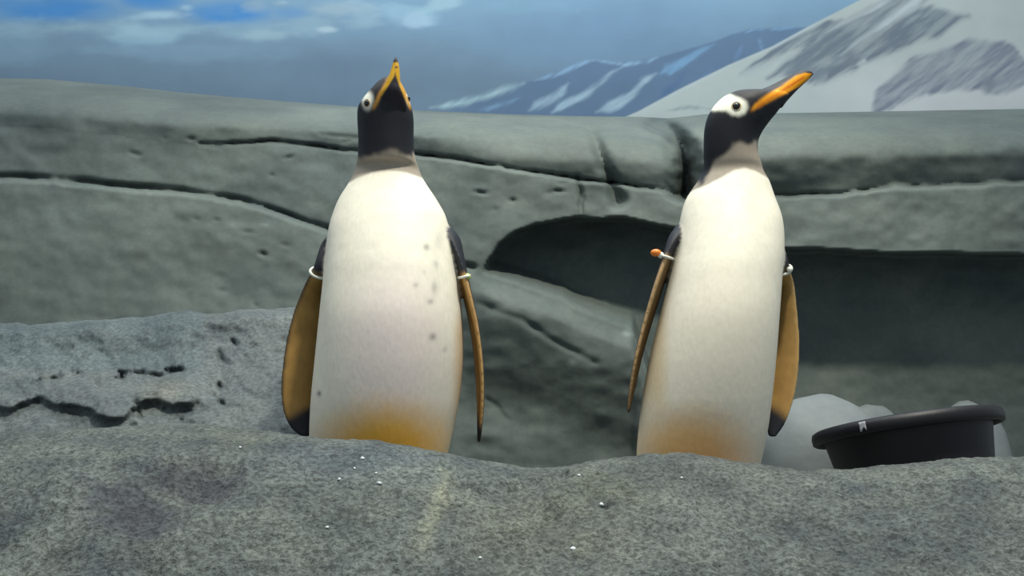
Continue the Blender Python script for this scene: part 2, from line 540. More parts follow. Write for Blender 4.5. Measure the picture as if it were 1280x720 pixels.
def build_wall():
    nc, nr = 600, 210
    pxs = np.linspace(-200, 1480, nc)
    tt = np.linspace(0, 1, nr) ** 1.05
    PX = np.tile(pxs, (nr, 1))
    PY = TOP(PX) + (640 - TOP(PX)) * tt[:, None]
    D, A, B, CA = wall_depth(PX, PY)
    a, b = ray(PX, PY)
    X, Y, Z = a * D, D, ZC + b * D
    # the shelf on top of the wall, running back to the mural
    kx = 6
    ex = []
    for i in range(kx, 0, -1):
        f = (i / kx) ** 1.3
        y = Y[0] + (MUR_Y - Y[0]) * f
        ex.append(np.stack([X[0] * (1 + 0.3 * f), y, Z[0] - 0.02 * f - 0.03 * f * (1 - f)], -1))
    V = np.concatenate([np.stack(ex, 0), np.stack([X, Y, Z], -1)], 0)
    nr2 = V.shape[0]
    # tint: stains, algae, droppings
    n = fbm(PX / 80, PY / 60, 9.1, 4)[..., None]
    tint = np.ones(PX.shape + (3,)) * (1 + 0.10 * n)
    for x, y, rx, ry, k in [(784, 417, 6, 4, .9), (715, 453, 5, 4, .7), (330, 281, 7, 2, .5), (290, 281, 5, 3, .4), (615, 512, 14, 1.5, .3)]:
        m = (k * np.exp(-(((PX - x) / rx) ** 2 + ((PY - y) / ry) ** 2)))[..., None]
        tint = tint * (1 + m * 1.0)
    T = np.concatenate([np.ones((kx, nc, 3)), tint], 0)
    # split into the blocks that the joints cut out of the wall
    fx = (PX[:-1, :-1] + PX[1:, 1:]) / 2
    fy = (PY[:-1, :-1] + PY[1:, 1:]) / 2
    _, A, B, CA = wall_depth(fx, fy)
    rid = np.zeros(fx.shape, int)
    gx = GAPX(fy)
    v1x = np.interp(fy, [200, 222, 250, 290], [722, 722, 727, 727])
    v2x = np.interp(fy, [160, 195, 240, 275, 300], [738, 752, 768, 781, 781])
    cap = fy < A
    rid[cap & (fx < v2x)] = 0
    rid[cap & (fx >= v2x) & (fx < gx)] = 1
    rid[cap & (fx >= gx)] = 2
    mid = ~cap & (fy < np.minimum(CA, B))
    mid = mid | (~cap & (fx < 604) & (fy < B))
    rid[mid & (fx < v1x)] = 3
    rid[mid & (fx >= v1x) & (fx < v2x)] = 4
    rid[mid & (fx >= v2x) & (fx < gx)] = 5
    rid[mid & (fx >= gx)] = 6
    low = ~cap & ~mid & (fy >= B)
    rid[low & (fx < 500)] = 7
    rid[low & (fx >= 500)] = 8
    rid[~cap & ~mid & ~low] = 9
    rid = np.concatenate([np.tile(rid[0], (kx, 1)), rid], 0)
    root = bpy.data.objects.new('rock_wall', None)
    root.location = (0, 2.3, 0)
    COL.objects.link(root)
    tag(root, 'long grey-green sculpted rock wall with rounded top and dark hollow behind the penguins', 'rock wall')
    Vf = V.reshape(-1, 3) - np.array([0, 2.3, 0])
    Tf = T.reshape(-1, 3)
    nctot = nc
    names = ['rock_block'] * 9 + ['hollow']
    for r in range(10):
        jj, ii = np.nonzero(rid == r)
        if len(jj) == 0:
            continue
        q = np.stack([jj * nctot + ii, (jj + 1) * nctot + ii, (jj + 1) * nctot + ii + 1, jj * nctot + ii + 1], -1)
        u, inv = np.unique(q, return_inverse=True)
        mesh_obj(names[r], Vf[u], inv.reshape(-1, 4).tolist(), M_WALL, root, np.clip(Tf[u], 0, 3))


build_wall()

# ------------------------------------------------------------------ ground
def build_floor():
    xs = np.linspace(-3, 3, 160)
    ys = np.linspace(0.55, 3.4, 60)
    X, Y = np.meshgrid(xs, ys)
    Z = 0.008 * fbm(X * 5, Y * 5, 0.3, 4) - 0.016 - 0.14 * S((1.36 - Y) / .1)
    o = mesh_obj('floor', np.stack([X, Y, Z], -1).reshape(-1, 3), grid_faces(60, 160), M_FLOOR, None,
                 np.ones((9600, 3)))
    tag(o, 'grey rock ground between the front ledge and the wall', 'floor', kind='structure')


build_floor()

# ------------------------------------------------------------------ boulder at the foot of the wall
def build_boulder():
    top = line([(-220, 410), (60, 404), (160, 398), (205, 392), (240, 388), (258, 392), (300, 388), (370, 383), (400, 385), (440, 405),
                (480, 440), (520, 480)])
    nc, nr = 300, 90
    pxs = np.linspace(-200, 500, nc)
    tt = np.linspace(0, 1, nr)
    PX = np.tile(pxs, (nr, 1))
    tp = top(PX) + 2.0 * fbm(PX / 20, 0.2, 0.7, 3)
    PY = tp + (625 - tp) * tt[:, None]
    n = fbm(PX / 46, PY / 30, 6.6, 4)
    n2 = fbm(PX / 9, PY / 7, 2.6, 3)
    d = 2.02 - 0.28 * S((PY - 385) / 190)
    k = np.clip(1 - (PY - tp) / 16, 0, 1)
    d = d + 0.10 * (1 - np.sqrt(np.clip(1 - k ** 2, 0, 1)))
    d = d + 0.10 * S((PX - 405) / 90) + 0.03 * S((PX - 484) / 14)
    for pts, w, dep in [([(271, 400), (280, 412), (292, 428)], 3, .03), ([(272, 438), (280, 455), (280, 475), (268, 498)], 4, .03),
                        ([(150, 470), (185, 466), (200, 470), (225, 464)], 4, .03),
                        ([(170, 500), (175, 525), (160, 540)], 3, .03), ([(205, 512), (218, 513), (224, 522)], 3, .03),
                        ([(232, 512), (255, 505), (275, 501)], 3, .035), ([(40, 480), (90, 470), (150, 470)], 4, .03)]:
        dd, _ = pdist(PX + 4 * n2, PY + 4 * n2, pts)
        d = d + dep * .8 * np.exp(-(dd / w) ** 2) * np.clip(.5 + .9 * fbm(PX / 14, PY / 14, 3.1, 2), 0, 1.2)
    # stepped shelf of the boulder, flatter left face
    d = d - 0.03 * S((PY - 468 + 14 * n) / 16) * S((262 - PX) / 30) + 0.03 * S((PY - 505 + 16 * n) / 12) * S((262 - PX) / 30)
    d = d + 0.012 * n + 0.002 * n2 * (1 + S((PX - 250) / 40))
    a, b = ray(PX, PY)
    V = np.stack([a * d, d, ZC + b * d], -1)
    ex = []
    for i in (4, 3, 2, 1):
        f = i / 4
        ex.append(np.stack([V[0, :, 0] * (1 + .12 * f), V[0, :, 1] + 0.05 * f, V[0, :, 2] - 0.04 * f * f], -1))
    V = np.concatenate([np.stack(ex, 0), V], 0)
    m = fbm(PX / 30, PY / 30, 5.5, 4)
    tint = np.ones(PX.shape + (3,)) * (1 + .1 * m[..., None])
    smooth_left = (S((265 - PX) / 20) * S((470 - PY) / 14))[..., None]
    tint = tint * (1 + smooth_left * (np.array([.90, .97, 1.02]) - 1))
    tan = (S(1.2 - np.hypot((PX - 205) / 40, (PY - 488) / 20)))[..., None]
    tint = tint * (1 + tan * (np.array([1.18, 1.08, .98]) - 1))
    T = np.concatenate([np.ones((4, nc, 3)), tint], 0)
    o = mesh_obj('boulder', V.reshape(-1, 3), grid_faces(nr + 4, nc), M_BOULDER, None, T.reshape(-1, 3))
    tag(o, 'broad speckled grey boulder with short dark cracks at the foot of the wall', 'boulder')


build_boulder()

# ------------------------------------------------------------------ front ledge
RIDGE = line([(-220, 545), (60, 538), (160, 533), (200, 529), (260, 530), (330, 538), (380, 545), (420, 549), (470, 550), (520, 559),
              (560, 567), (600, 575), (640, 582), (665, 585), (710, 582), (760, 573), (810, 567), (860, 566), (900, 572), (945, 580),
              (1000, 587), (1060, 586), (1120, 580), (1200, 572), (1500, 566)])


def build_ledge():
    nc, nr = 760, 300
    pxs = np.linspace(-180, 1460, nc)
    PX = np.tile(pxs, (nr, 1))
    tt = np.linspace(0, 1, nr)[:, None]
    rp = RIDGE(PX)
    PY = rp + (800 - rp) * tt ** 1.25
    s = (PY - rp) / (800 - rp)
    # crest slightly nearer on the left; face falls toward the viewer
    yr = 1.42 + 0.0 * PX
    d = yr - 0.44 * s ** 0.62
    # left: a low flat step under the boulder before the real crest
    lft = S((370 - PX) / 60)
    d = d + lft * 0.10 * S(1 - (PY - rp) / 40)
    a, b = ray(PX, PY)
    X, Y, Z = a * d, d, ZC + b * d
    n = fbm(X * 9, Y * 9, 0.4, 5)
    n2 = fbm(X * 40, Y * 20, Z * 40, 4, .6)
    n3 = fbm(X * 120, Y * 50, Z * 120, 3, .6)
    fade = S(s / 0.10 + 0.12)
    Z = Z + fade * (0.008 * n) + (0.35 + .65 * fade) * (0.0036 * n2 + 0.0022 * n3)
    dents = [(240, 600, 60, 26, .022), (330, 677, 34, 14, .014), (690, 634, 12, 8, .020), (712, 648, 40, 16, .008), (176, 640, 40, 30, .012),
             (190, 705, 20, 12, .012), (700, 597, 8, 4, .012), (786, 615, 9, 5, .012), (760, 628, 8, 4, .010), (697, 607, 7, 5, .010),
             (280, 580, 30, 10, .010), (600, 608, 40, 5, .010)]
    for x, y, rx, ry, k in dents:
        q = np.exp(-(((PX - x) / rx) ** 2 + ((PY - y) / ry) ** 2))
        Z = Z - k * q * (1 + .5 * n2)
    # narrow crack below the crest, between the two humps
    dd, _ = pdist(PX + 3 * n2, PY + 2 * n, [(566, 602), (580, 609), (610, 612), (640, 612), (668, 607), (690, 594), (705, 590)])
    Z = Z - 0.010 * np.exp(-(dd / 3.5) ** 2)
    tint = np.ones(PX.shape + (3,)) * (1 + .16 * n[..., None] + .10 * n2[..., None])

    def blot(mask, mul):
        nonlocal tint
        mask = np.clip(mask, 0, 1)[..., None]
        tint = tint * (1 + mask * (np.array(mul) - 1))
    g = lambda x, y, rx, ry: np.exp(-(((PX - x) / rx) ** 2 + ((PY - y) / ry) ** 2))
    h = lambda x, y, rx, ry: S(1.5 - np.hypot((PX - x) / rx, (PY - y) / ry) + .35 * n2 + .25 * n)
    blot(h(246, 594, 50, 20), (.42, .40, .48))          # dark purplish patches over the left dents
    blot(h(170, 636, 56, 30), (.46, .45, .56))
    blot(g(450, 575, 120, 28) * .9, (.90, 1.0, 1.12))                     # blue-grey crest
    blot(g(680, 670, 130, 50) * .8, (1.02, .98, .84))
    blot(g(745, 610, 70, 24) * .7 * (.8 + .6 * n2), (1.02, 1.0, .78))
    blot(g(420, 660, 120, 40) * .6, (1.02, 1.04, .98))
    blot(g(300, 555, 60, 10) * .7, (1.14, 1.10, .95))
    dd, tpar = pdist(PX, PY, [(557, 595), (553, 625), (540, 655), (528, 690)])
    blot(np.exp(-(dd / 11) ** 2) * (.8 + .9 * n2), (1.75, 1.66, 1.38))     # pale dropping streak
    V = np.stack([X, Y, Z], -1)
    ex = []
    for i in range(6, 0, -1):
        f = i / 6
        ex.append(np.stack([V[0, :, 0] * (1 + .05 * f), V[0, :, 1] + 0.10 * f, V[0, :, 2] * (1 - f ** 1.6) - 0.03 * f ** 1.6], -1))
    V = np.concatenate([np.stack(ex, 0), V], 0)
    T = np.concatenate([np.ones((6, nc, 3)), tint], 0)
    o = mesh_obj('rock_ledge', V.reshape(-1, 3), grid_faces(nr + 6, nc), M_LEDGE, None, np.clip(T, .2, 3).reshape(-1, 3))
    tag(o, 'rough speckled grey rock ledge in front of both penguins', 'rock ledge')
    return o


ledge = build_ledge()
bpy.context.view_layer.update()


def bvh_of(o):
    me = o.data
    mw = o.matrix_world
    return BVHTree.FromPolygons([mw @ v.co for v in me.vertices], [tuple(p.vertices) for p in me.polygons])


ledge_bvh = bvh_of(ledge)
CAMPOS = Vector((0, 0, ZC))


def hit(bvh, px, py):
    a, b = ray(px, py)
    h = bvh.ray_cast(CAMPOS, Vector((float(a), 1.0, float(b))).normalized())
    return h[0], h[1]


# ------------------------------------------------------------------ generic small meshes
def blob(name, material, center, radii, seed, rough=0.25, subdiv=3, parent=None, flat=0.5):
    bm = bmesh.new()
    bmesh.ops.create_icosphere(bm, subdivisions=subdiv, radius=1)
    for v in bm.verts:
        c = v.co
        k = 1 + rough * float(fbm(c.x * 1.6 + seed, c.y * 1.6, c.z * 1.6, 3))
        c = c * k
        if c.z < -flat:
            c.z = -flat
        v.co = Vector((c.x * radii[0], c.y * radii[1], c.z * radii[2]))
    me = bpy.data.meshes.new(name)
    bm.to_mesh(me)
    bm.free()
    me.polygons.foreach_set('use_smooth', [True] * len(me.polygons))
    at = me.color_attributes.new('Col', 'FLOAT_COLOR', 'POINT')
    at.data.foreach_set('color', [1.0] * (4 * len(me.vertices)))
    me.materials.append(material)
    o = bpy.data.objects.new(name, me)
    o.location = center
    COL.objects.link(o)
    if parent: o.parent = parent
    return o


def tube(name, pts, r, material, parent, closed=False, seg=10):
    """round tube along points"""
    n = len(pts)
    V, Fc = [], []
    for i in range(n):
        a = pts[(i - 1) % n] if (closed or i > 0) else pts[i]
        b = pts[(i + 1) % n] if (closed or i < n - 1) else pts[i]
        t = (b - a).normalized()
        u = t.orthogonal().normalized() if i == 0 else (u0 - t * u0.dot(t)).normalized()
        u0 = u
        w = t.cross(u)
        for k in range(seg):
            an = 2 * math.pi * k / seg
            V.append(pts[i] + (u * math.cos(an) + w * math.sin(an)) * r)
    m = n if closed else n - 1
    for i in range(m):
        for k in range(seg):
            i2 = (i + 1) % n
            k2 = (k + 1) % seg
            Fc.append((i * seg + k, i * seg + k2, i2 * seg + k2, i2 * seg + k))
    if not closed:
        Fc.append(tuple(range(seg))[::-1])
        Fc.append(tuple((n - 1) * seg + k for k in range(seg)))
    return mesh_obj(name, V, Fc, material, parent)


def ball(name, c, r, material, parent, scale=(1, 1, 1), seg=20):
    bm = bmesh.new()
    bmesh.ops.create_uvsphere(bm, u_segments=seg, v_segments=seg // 2 + 2, radius=r)
    for v in bm.verts:
        v.co = Vector((v.co.x * scale[0], v.co.y * scale[1], v.co.z * scale[2]))
    me = bpy.data.meshes.new(name)
    bm.to_mesh(me)
    bm.free()
    me.polygons.foreach_set('use_smooth', [True] * len(me.polygons))
    me.materials.append(material)
    o = bpy.data.objects.new(name, me)
    o.location = c
    COL.objects.link(o)
    if parent: o.parent = parent
    return o


# ------------------------------------------------------------------ penguins
def catmull(rows, n):
    """resample rows of numbers smoothly"""
    R = np.asarray(rows, float)
    m = len(R)
    out = []
    ts = np.linspace(0, m - 1, n)
    for t in ts:
        i = min(int(t), m - 2)
        f = t - i
        p0, p1, p2, p3 = R[max(i - 1, 0)], R[i], R[i + 1], R[min(i + 2, m - 1)]
        # centripetal-ish: limited tangents keep outlines from overshooting
        m1, m2 = (p2 - p0) / 2, (p3 - p1) / 2
        h00, h10 = 2 * f ** 3 - 3 * f ** 2 + 1, f ** 3 - 2 * f ** 2 + f
        h01, h11 = -2 * f ** 3 + 3 * f ** 2, f ** 3 - f ** 2
        out.append(h00 * p1 + h10 * m1 + h01 * p2 + h11 * m2)
    return np.array(out), ts / (m - 1)


def loft(rows, D, nring, nseg, power=2.0):
    """rows: Ax, Ay, Bx, By (pixels of the two outline points), front and back offsets (m) from D.
    returns verts, faces, ring parameter, angle (0 = at A, pi/2 = front, pi = at B)"""
    R, ts = catmull(rows, nring)
    V, T, ANG = [], [], []
    for r, t in zip(R, ts):
        yc = (r[4] + r[5]) / 2
        h = (r[5] - r[4]) / 2
        A, B = P(r[0], r[1], D + yc), P(r[2], r[3], D + yc)
        c = (A + B) / 2
        w = (A - B) / 2
        dn = Vector((0, -1, 0))
        for k in range(nseg):
            an = 2 * math.pi * k / nseg
            ca, sa = math.cos(an), math.sin(an)
            e = 2.0 / power
            ca = math.copysign(abs(ca) ** e, ca)
            sa = math.copysign(abs(sa) ** e, sa)
            V.append(c + w * ca + dn * (h * sa))
            T.append(t)
            ANG.append(an)
    Fc = grid_faces(nring, nseg, True)
    Fc.append(tuple(range(nseg)))
    Fc.append(tuple((nring - 1) * nseg + k for k in range(nseg))[::-1])
    return V, Fc, np.array(T), np.array(ANG)


def flipper_loft(rows, D, nring=90, nseg=40):
    """rows: Ax, Ay, Ady, Bx, By, Bdy, half-thickness: both blade edges with their own depth"""
    R, ts = catmull(rows, nring)
    V, T, ANG, C, W, Nn = [], [], [], [], [], []
    for r, t in zip(R, ts):
        A, B = P(r[0], r[1], D + r[2]), P(r[3], r[4], D + r[5])
        C.append((A + B) / 2)
        W.append((A - B) / 2)
    for i in range(nring):
        tan = (C[min(i + 1, nring - 1)] - C[max(i - 1, 0)]).normalized()
        nrm = W[i].cross(tan).normalized()
        Nn.append(nrm)
        th = R[i][6]
        for k in range(nseg):
            an = 2 * math.pi * k / nseg
            V.append(C[i] + W[i] * math.cos(an) + nrm * (th * math.sin(an)))
            T.append(ts[i])
            ANG.append(an)
    Fc = grid_faces(nring, nseg, True)
    Fc.append(tuple(range(nseg)))
    Fc.append(tuple((nring - 1) * nseg + k for k in range(nseg))[::-1])
    return V, Fc, np.array(T), np.array(ANG), C, W, Nn, R[:, 6]


def foot_loft(cx, cy):
    """three webbed toes as one flat wedge"""
    V, Fc = [], []
    nseg, nr = 24, 14
    for i in range(nr):
        f = i / (nr - 1)
        y = cy + 0.035 - 0.125 * f
        w = 0.014 + 0.030 * f ** .8
        if f > .85: w *= 1 - (f - .85) * 2.2
        h = 0.020 - 0.012 * f
        for k in range(nseg):
            an = 2 * math.pi * k / nseg
            hh = h * (1 + .25 * math.cos(3 * math.asin(max(-1, min(1, math.cos(an))))) * f)
            V.append(Vector((cx + w * math.cos(an), y, 0.010 + 0.2 * h + max(-.010, hh * math.sin(an)))))
    Fc = grid_faces(nr, nseg, True)
    Fc.append(tuple(range(nseg)))
    Fc.append(tuple((nr - 1) * nseg + k for k in range(nseg))[::-1])
    return V, Fc


def leg_loft(cx, cy, z0, z1):
    V = []
    nseg, nr = 20, 8
    for i in range(nr):
        f = i / (nr - 1)
        r = 0.018 + 0.030 * f
        for k in range(nseg):
            an = 2 * math.pi * k / nseg
            V.append(Vector((cx + r * math.cos(an), cy + r * math.sin(an), z0 + (z1 - z0) * f)))
    Fc = grid_faces(nr, nseg, True)
    Fc.append(tuple(range(nseg)))
    Fc.append(tuple((nr - 1) * nseg + k for k in range(nseg))[::-1])
    return V, Fc


def tail_loft(cx, cy, z):
    V = []
    nseg, nr = 20, 10
    for i in range(nr):
        f = i / (nr - 1)
        w = 0.035 * (1 - .55 * f)
        for k in range(nseg):
            an = 2 * math.pi * k / nseg
            V.append(Vector((cx + w * math.cos(an), cy + .11 * f, z - .075 * f + .012 * (1 - .6 * f) * math.sin(an))))
    Fc = grid_faces(nr, nseg, True)
    Fc.append(tuple(range(nseg)))
    Fc.append(tuple((nr - 1) * nseg + k for k in range(nseg))[::-1])
    return V, Fc


def penguin(label, D, base_px, body_rows, flippers, color_fn, voxel=0.0024):
    parts = []      # (verts, faces, part id, T, ANG)
    V, Fc, T, A = loft(body_rows, D, 260, 96)
    parts.append((V, Fc, 0, T, A))
    fdata = []
    for i, rows in enumerate(flippers):
        V, Fc, T, A, C, W, Nn, TH = flipper_loft(rows, D)
        parts.append((V, Fc, 1 + i, T, A))
        fdata.append((C, W, Nn, TH))
    bx = P(base_px, 640, D).x
    for sx in (-1, 1):
        V, Fc = foot_loft(bx + sx * .048, D - .01)
        parts.append((V, Fc, 5, np.zeros(len(V)), np.zeros(len(V))))
        V, Fc = leg_loft(bx + sx * .048, D + .02, 0.012, 0.075)
        parts.append((V, Fc, 5, np.zeros(len(V)), np.zeros(len(V))))
    V, Fc = tail_loft(bx, D + .07, 0.10)
    parts.append((V, Fc, 6, np.zeros(len(V)), np.zeros(len(V))))
    allV, allF, pid, T, A = [], [], [], [], []
    for V, Fc, p, t, a in parts:
        o = len(allV)
        allV += V
        allF += [tuple(i + o for i in f) for f in Fc]
        pid += [p] * len(V)
        T.append(t)
        A.append(a)
    T, A = np.concatenate(T), np.concatenate(A)
    pid = np.array(pid)
    root = bpy.data.objects.new('penguin', None)
    base = Vector((bx, D, 0))
    root.location = base
    COL.objects.link(root)
    tag(root, label, 'penguin', 'penguins standing behind the ledge')
    # fuse everything into one continuous skin
    tmp = mesh_obj('tmp', allV, allF, None)
    bm = bmesh.new()
    bm.from_mesh(tmp.data)
    bmesh.ops.recalc_face_normals(bm, faces=bm.faces)
    bm.to_mesh(tmp.data)
    bm.free()
    rm = tmp.modifiers.new('remesh', 'REMESH')
    rm.mode = 'VOXEL'
    rm.voxel_size = voxel
    sm = tmp.modifiers.new('smooth', 'SMOOTH')
    sm.factor = 0.5
    sm.iterations = 4
    dg = bpy.context.evaluated_depsgraph_get()
    me = bpy.data.meshes.new_from_object(tmp.evaluated_get(dg))
    tm = tmp.data
    bpy.data.objects.remove(tmp)
    bpy.data.meshes.remove(tm)
    me.name = 'body'
    nv = len(me.vertices)
    co = np.zeros(nv * 3, np.float32)
    me.vertices.foreach_get('co', co)
    co = co.reshape(-1, 3)
    kd = KDTree(len(allV))
    for i, v in enumerate(allV):
        kd.insert(v, i)
    kd.balance()
    idx = np.array([kd.find(c)[1] for c in co])
    px, py = proj(co[:, 0], co[:, 1], co[:, 2])
    cols = color_fn(pid[idx], T[idx], A[idx], px, py, co)
    ed = np.zeros(len(me.edges) * 2, np.int32)
    me.edges.foreach_get('vertices', ed)
    ed = ed.reshape(-1, 2)
    for _ in range(2):                       # soften the colour borders along the skin
        acc, cnt = cols.copy(), np.ones(nv)
        for a_, b_ in ((0, 1), (1, 0)):
            for ch in range(3):
                acc[:, ch] += np.bincount(ed[:, a_], cols[ed[:, b_], ch], nv)
            cnt += np.bincount(ed[:, a_], minlength=nv)
        cols = acc / cnt[:, None]
    at = me.color_attributes.new('Col', 'FLOAT_COLOR', 'POINT')
    c4 = np.ones((nv, 4), np.float32)
    c4[:, :3] = np.clip(cols, 0, 1)
    at.data.foreach_set('color', c4.ravel())
    me.polygons.foreach_set('use_smooth', [True] * len(me.polygons))
    me.vertices.foreach_set('co', (co - np.array(base)).astype(np.float32).ravel())
    me.materials.clear()
    me.materials.append(M_FEATHER)
    me.update()
    body = bpy.data.objects.new('body', me)
    COL.objects.link(body)
    body.parent = root
    bvh = BVHTree.FromPolygons([Vector(c) for c in co.tolist()], [tuple(p.vertices) for p in me.polygons])
    return root, base, bvh, fdata


BLACK = lin((27, 29, 36))
CREAM = lin((232, 227, 210))
OCHRE = lin((162, 126, 68))
SLATE = lin((35, 37, 44))
YEL = lin((240, 182, 48))
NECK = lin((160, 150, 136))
FOOT = lin((214, 130, 60))


def mixc(c, mask, new):
    m = np.clip(mask, 0, 1)[:, None]
    return c * (1 - m) + np.asarray(new) * m


def coat(pid, ang, px, py, co, neck_line, neck_soft, grey_lo, grey_hi, spread=8.0):
    """black back and head, white front; angle pi/2 is the front"""
    n = fbm(co[:, 0] * 60, co[:, 2] * 60, co[:, 1] * 60, 3)
    c = np.tile(CREAM, (len(pid), 1))
    c = c * (1 + 0.04 * n[:, None])
    back = S((-np.sin(ang) - 0.02) / .14 + .5)
    c = mixc(c, back, BLACK)
    above = S((neck_line - py) / neck_soft + .5 + .25 * n)
    c = mixc(c, above, BLACK)
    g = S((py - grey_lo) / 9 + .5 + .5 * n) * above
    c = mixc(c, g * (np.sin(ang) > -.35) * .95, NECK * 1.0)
    return c, n


def flipper_col(c, sel, t, ang, front, tip0, edgeA, edgeB, n, inner=OCHRE, stripe=0.0, arm=.22):
    """front = +1/-1: which side of the blade faces the body's underside"""
    x = np.cos(ang)
    s = np.sin(ang) * front
    f = np.where(s[:, None] > -0.05, inner, SLATE)
    f = f * (1 + .14 * n[:, None])
    f = mixc(f, S((x - .80) / .16) * .9, edgeA)
    f = mixc(f, S((-x - .86) / .12) * .9, edgeB)
    f = mixc(f, stripe * S(1 - np.abs(x - .62) / .16) * S((t - .2) / .1), SLATE * 1.3)
    f = mixc(f, S((t - tip0 - .05 * x) / .07 + .5), SLATE)
    f = mixc(f, S((arm - t) / .03 + .5), SLATE)
    return np.where(sel[:, None], f, c)


# --- penguin with its beak straight up
D1 = 1.65
body1 = []
for py, xl, xr, f, b in [(632, 440, 515, .0, .06), (622, 415, 535, -.035, .09), (600, 396, 552, -.055, .115), (575, 389, 558, -.070, .125),
                         (540, 388, 566, -.088, .132), (500, 390, 574, -.104, .135), (450, 395, 579, -.117, .132),
                         (400, 400, 578, -.120, .122), (350, 405, 573, -.106, .112), (320, 408, 568, -.092, .105),
                         (290, 411, 562, -.074, .098), (270, 416, 557, -.060, .092), (250, 424, 546, -.044, .086),
                         (232, 435, 534, -.030, .078), (220, 441, 527, -.022, .071), (212, 444, 524, -.020, .066),
                         (204, 446, 521, -.034, .063), (190, 448, 518, -.038, .060), (170, 448, 517, -.043, .058),
                         (150, 447, 517, -.049, .053), (136, 448, 515, -.053, .048), (124, 456, 511, -.053, .040),
                         (112, 466, 506, -.048, .026), (103, 474, 501, -.042, .006), (97, 482, 498, -.036, -.014)]:
    body1.append((xl, py, xr, py, f, b))
fl1_left = [(420, 285, .02, 440, 300, .02, .020), (402, 305, .015, 424, 318, .01, .015), (393, 332, .0, 413, 338, -.005, .011),
            (380, 358, .02, 411, 362, .05, .009), (367, 390, .03, 409, 395, .055, .008), (358, 425, .035, 406, 428, .058, .0075),
            (353, 458, .035, 402, 462, .058, .007), (351, 488, .035, 397, 492, .058, .0065), (354, 514, .035, 394, 516, .052, .0055),
            (363, 534, .035, 391, 536, .046, .0045), (376, 545, .035, 387, 545, .04, .003)]
fl1_right = [(540, 280, .0, 556, 296, .05, .020), (560, 296, -.02, 570, 302, .045, .013), (572, 318, -.03, 574, 322, .05, .010),
             (581, 345, -.035, 576, 345, .05, .0085), (588, 372, -.035, 582, 372, .05, .0075), (595, 402, -.03, 588, 402, .05, .007),
             (600, 435, -.025, 593, 435, .05, .0065), (603, 470, -.02, 596, 470, .045, .006), (603, 505, -.012, 598, 505, .04, .0055),
             (601, 535, -.002, 598, 535, .03, .004), (599, 553, .008, 598, 553, .02, .0025)]


def col1(pid, t, ang, px, py, co):
    nl = 213 + 0.0055 * (px - 487) ** 2
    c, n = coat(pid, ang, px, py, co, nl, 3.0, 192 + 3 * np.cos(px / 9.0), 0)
    fr = np.sin(ang) > -.2
    # yellow stained lower belly, lilac tinge above it
    yl = S(1.30 - np.hypot((px - 484) / 92, (py - 566) / 68) + .06 * n) * fr
    c = mixc(c, .8 * S(1.3 - np.hypot((px - 490) / 75, (py - 440) / 115)) * fr, lin((230, 216, 212)))
    c = mixc(c, yl * .92, YEL)
    c = mixc(c, .5 * S((px - 562) / 14) * S((py - 380) / 40) * S((560 - py) / 40) * fr, lin((206, 158, 84)))
    for x, y, rx, ry, k in [(533, 309, 3.2, 4.2, .55), (520, 356, 3, 3, .4), (543, 360, 3.5, 9, .35), (538, 377, 4, 3, .5), (541, 421, 4, 4, .6),
                            (545, 330, 3, 5, .3), (399, 492, 2.5, 2.5, .95), (556, 437, 3, 3, .3), (530, 340, 2, 2, .25), (548, 300, 6, 14, .18)]:
        c = mixc(c, k * np.exp(-(((px - x) / rx) ** 2 + ((py - y) / ry) ** 2)) * fr * 1.2, lin((70, 72, 84)))
    # white patch around each eye, running over the crown
    hd = (pid == 0) & (py < 150)
    eL = S(1.5 - np.hypot((px - 459.5) / 6.5, (py - 126) / 10.5)) * S((468.5 - px + (126 - py) * .35) / 3)
    eR = S(1.35 - np.hypot((px - 512) / 6, (py - 122) / 9))
    c = np.where(hd[:, None], mixc(c, np.maximum(eL, eR) * 1.1, lin((240, 242, 230))), c)
    for pts in ([(465, 139), (475, 118), (487, 97)], [(513, 136), (506, 116), (499, 97)]):
        dl, _ = pdist(px, py, pts)
        c = np.where(hd[:, None], mixc(c, S((2.0 - dl) / 1.8 + .2) * S((139 - py) / 6) * fr, lin((196, 142, 52))), c)
    c = flipper_col(c, pid == 1, t, ang, F1L, .80, lin((52, 46, 40)), lin((150, 112, 60)), n)
    c = flipper_col(c, pid == 2, t, ang, F1R, .84, lin((200, 160, 104)), lin((120, 92, 52)), n, lin((160, 120, 58)), .8, .29)
    c = np.where((pid == 5)[:, None], FOOT, c)
    c = np.where((pid == 6)[:, None], BLACK, c)
    return c


F1L, F1R = 1, 1


def front_sign(rows, D, toward):
    """which blade side faces a given point"""
    V, Fc, T, A, C, W, Nn, TH = flipper_loft(rows, D, 12, 8)
    return 1 if Nn[6].dot(toward - C[6]) > 0 else -1


F1L = front_sign(fl1_left, D1, CAMPOS)
F1R = front_sign(fl1_right, D1, P(480, 430, D1))
pen1, base1, bvh1, fd1 = penguin('penguin with its beak pointed straight up, dark chin showing, yellow-stained lower belly', D1, 478, body1,
                                 [fl1_left, fl1_right], col1)


def beak_mesh(rows, D, colfn, root, base, nring=60, nseg=40, power=2.0):
    V, Fc, T, A = loft(rows, D, nring, nseg, power)
    co = np.array([tuple(v) for v in V])
    px, py = proj(co[:, 0], co[:, 1], co[:, 2])
    c = colfn(T, A, px, py, co)
    o = mesh_obj('beak', co - np.array(base), Fc, M_BEAK, root, np.clip(c, 0, 1))
    return o


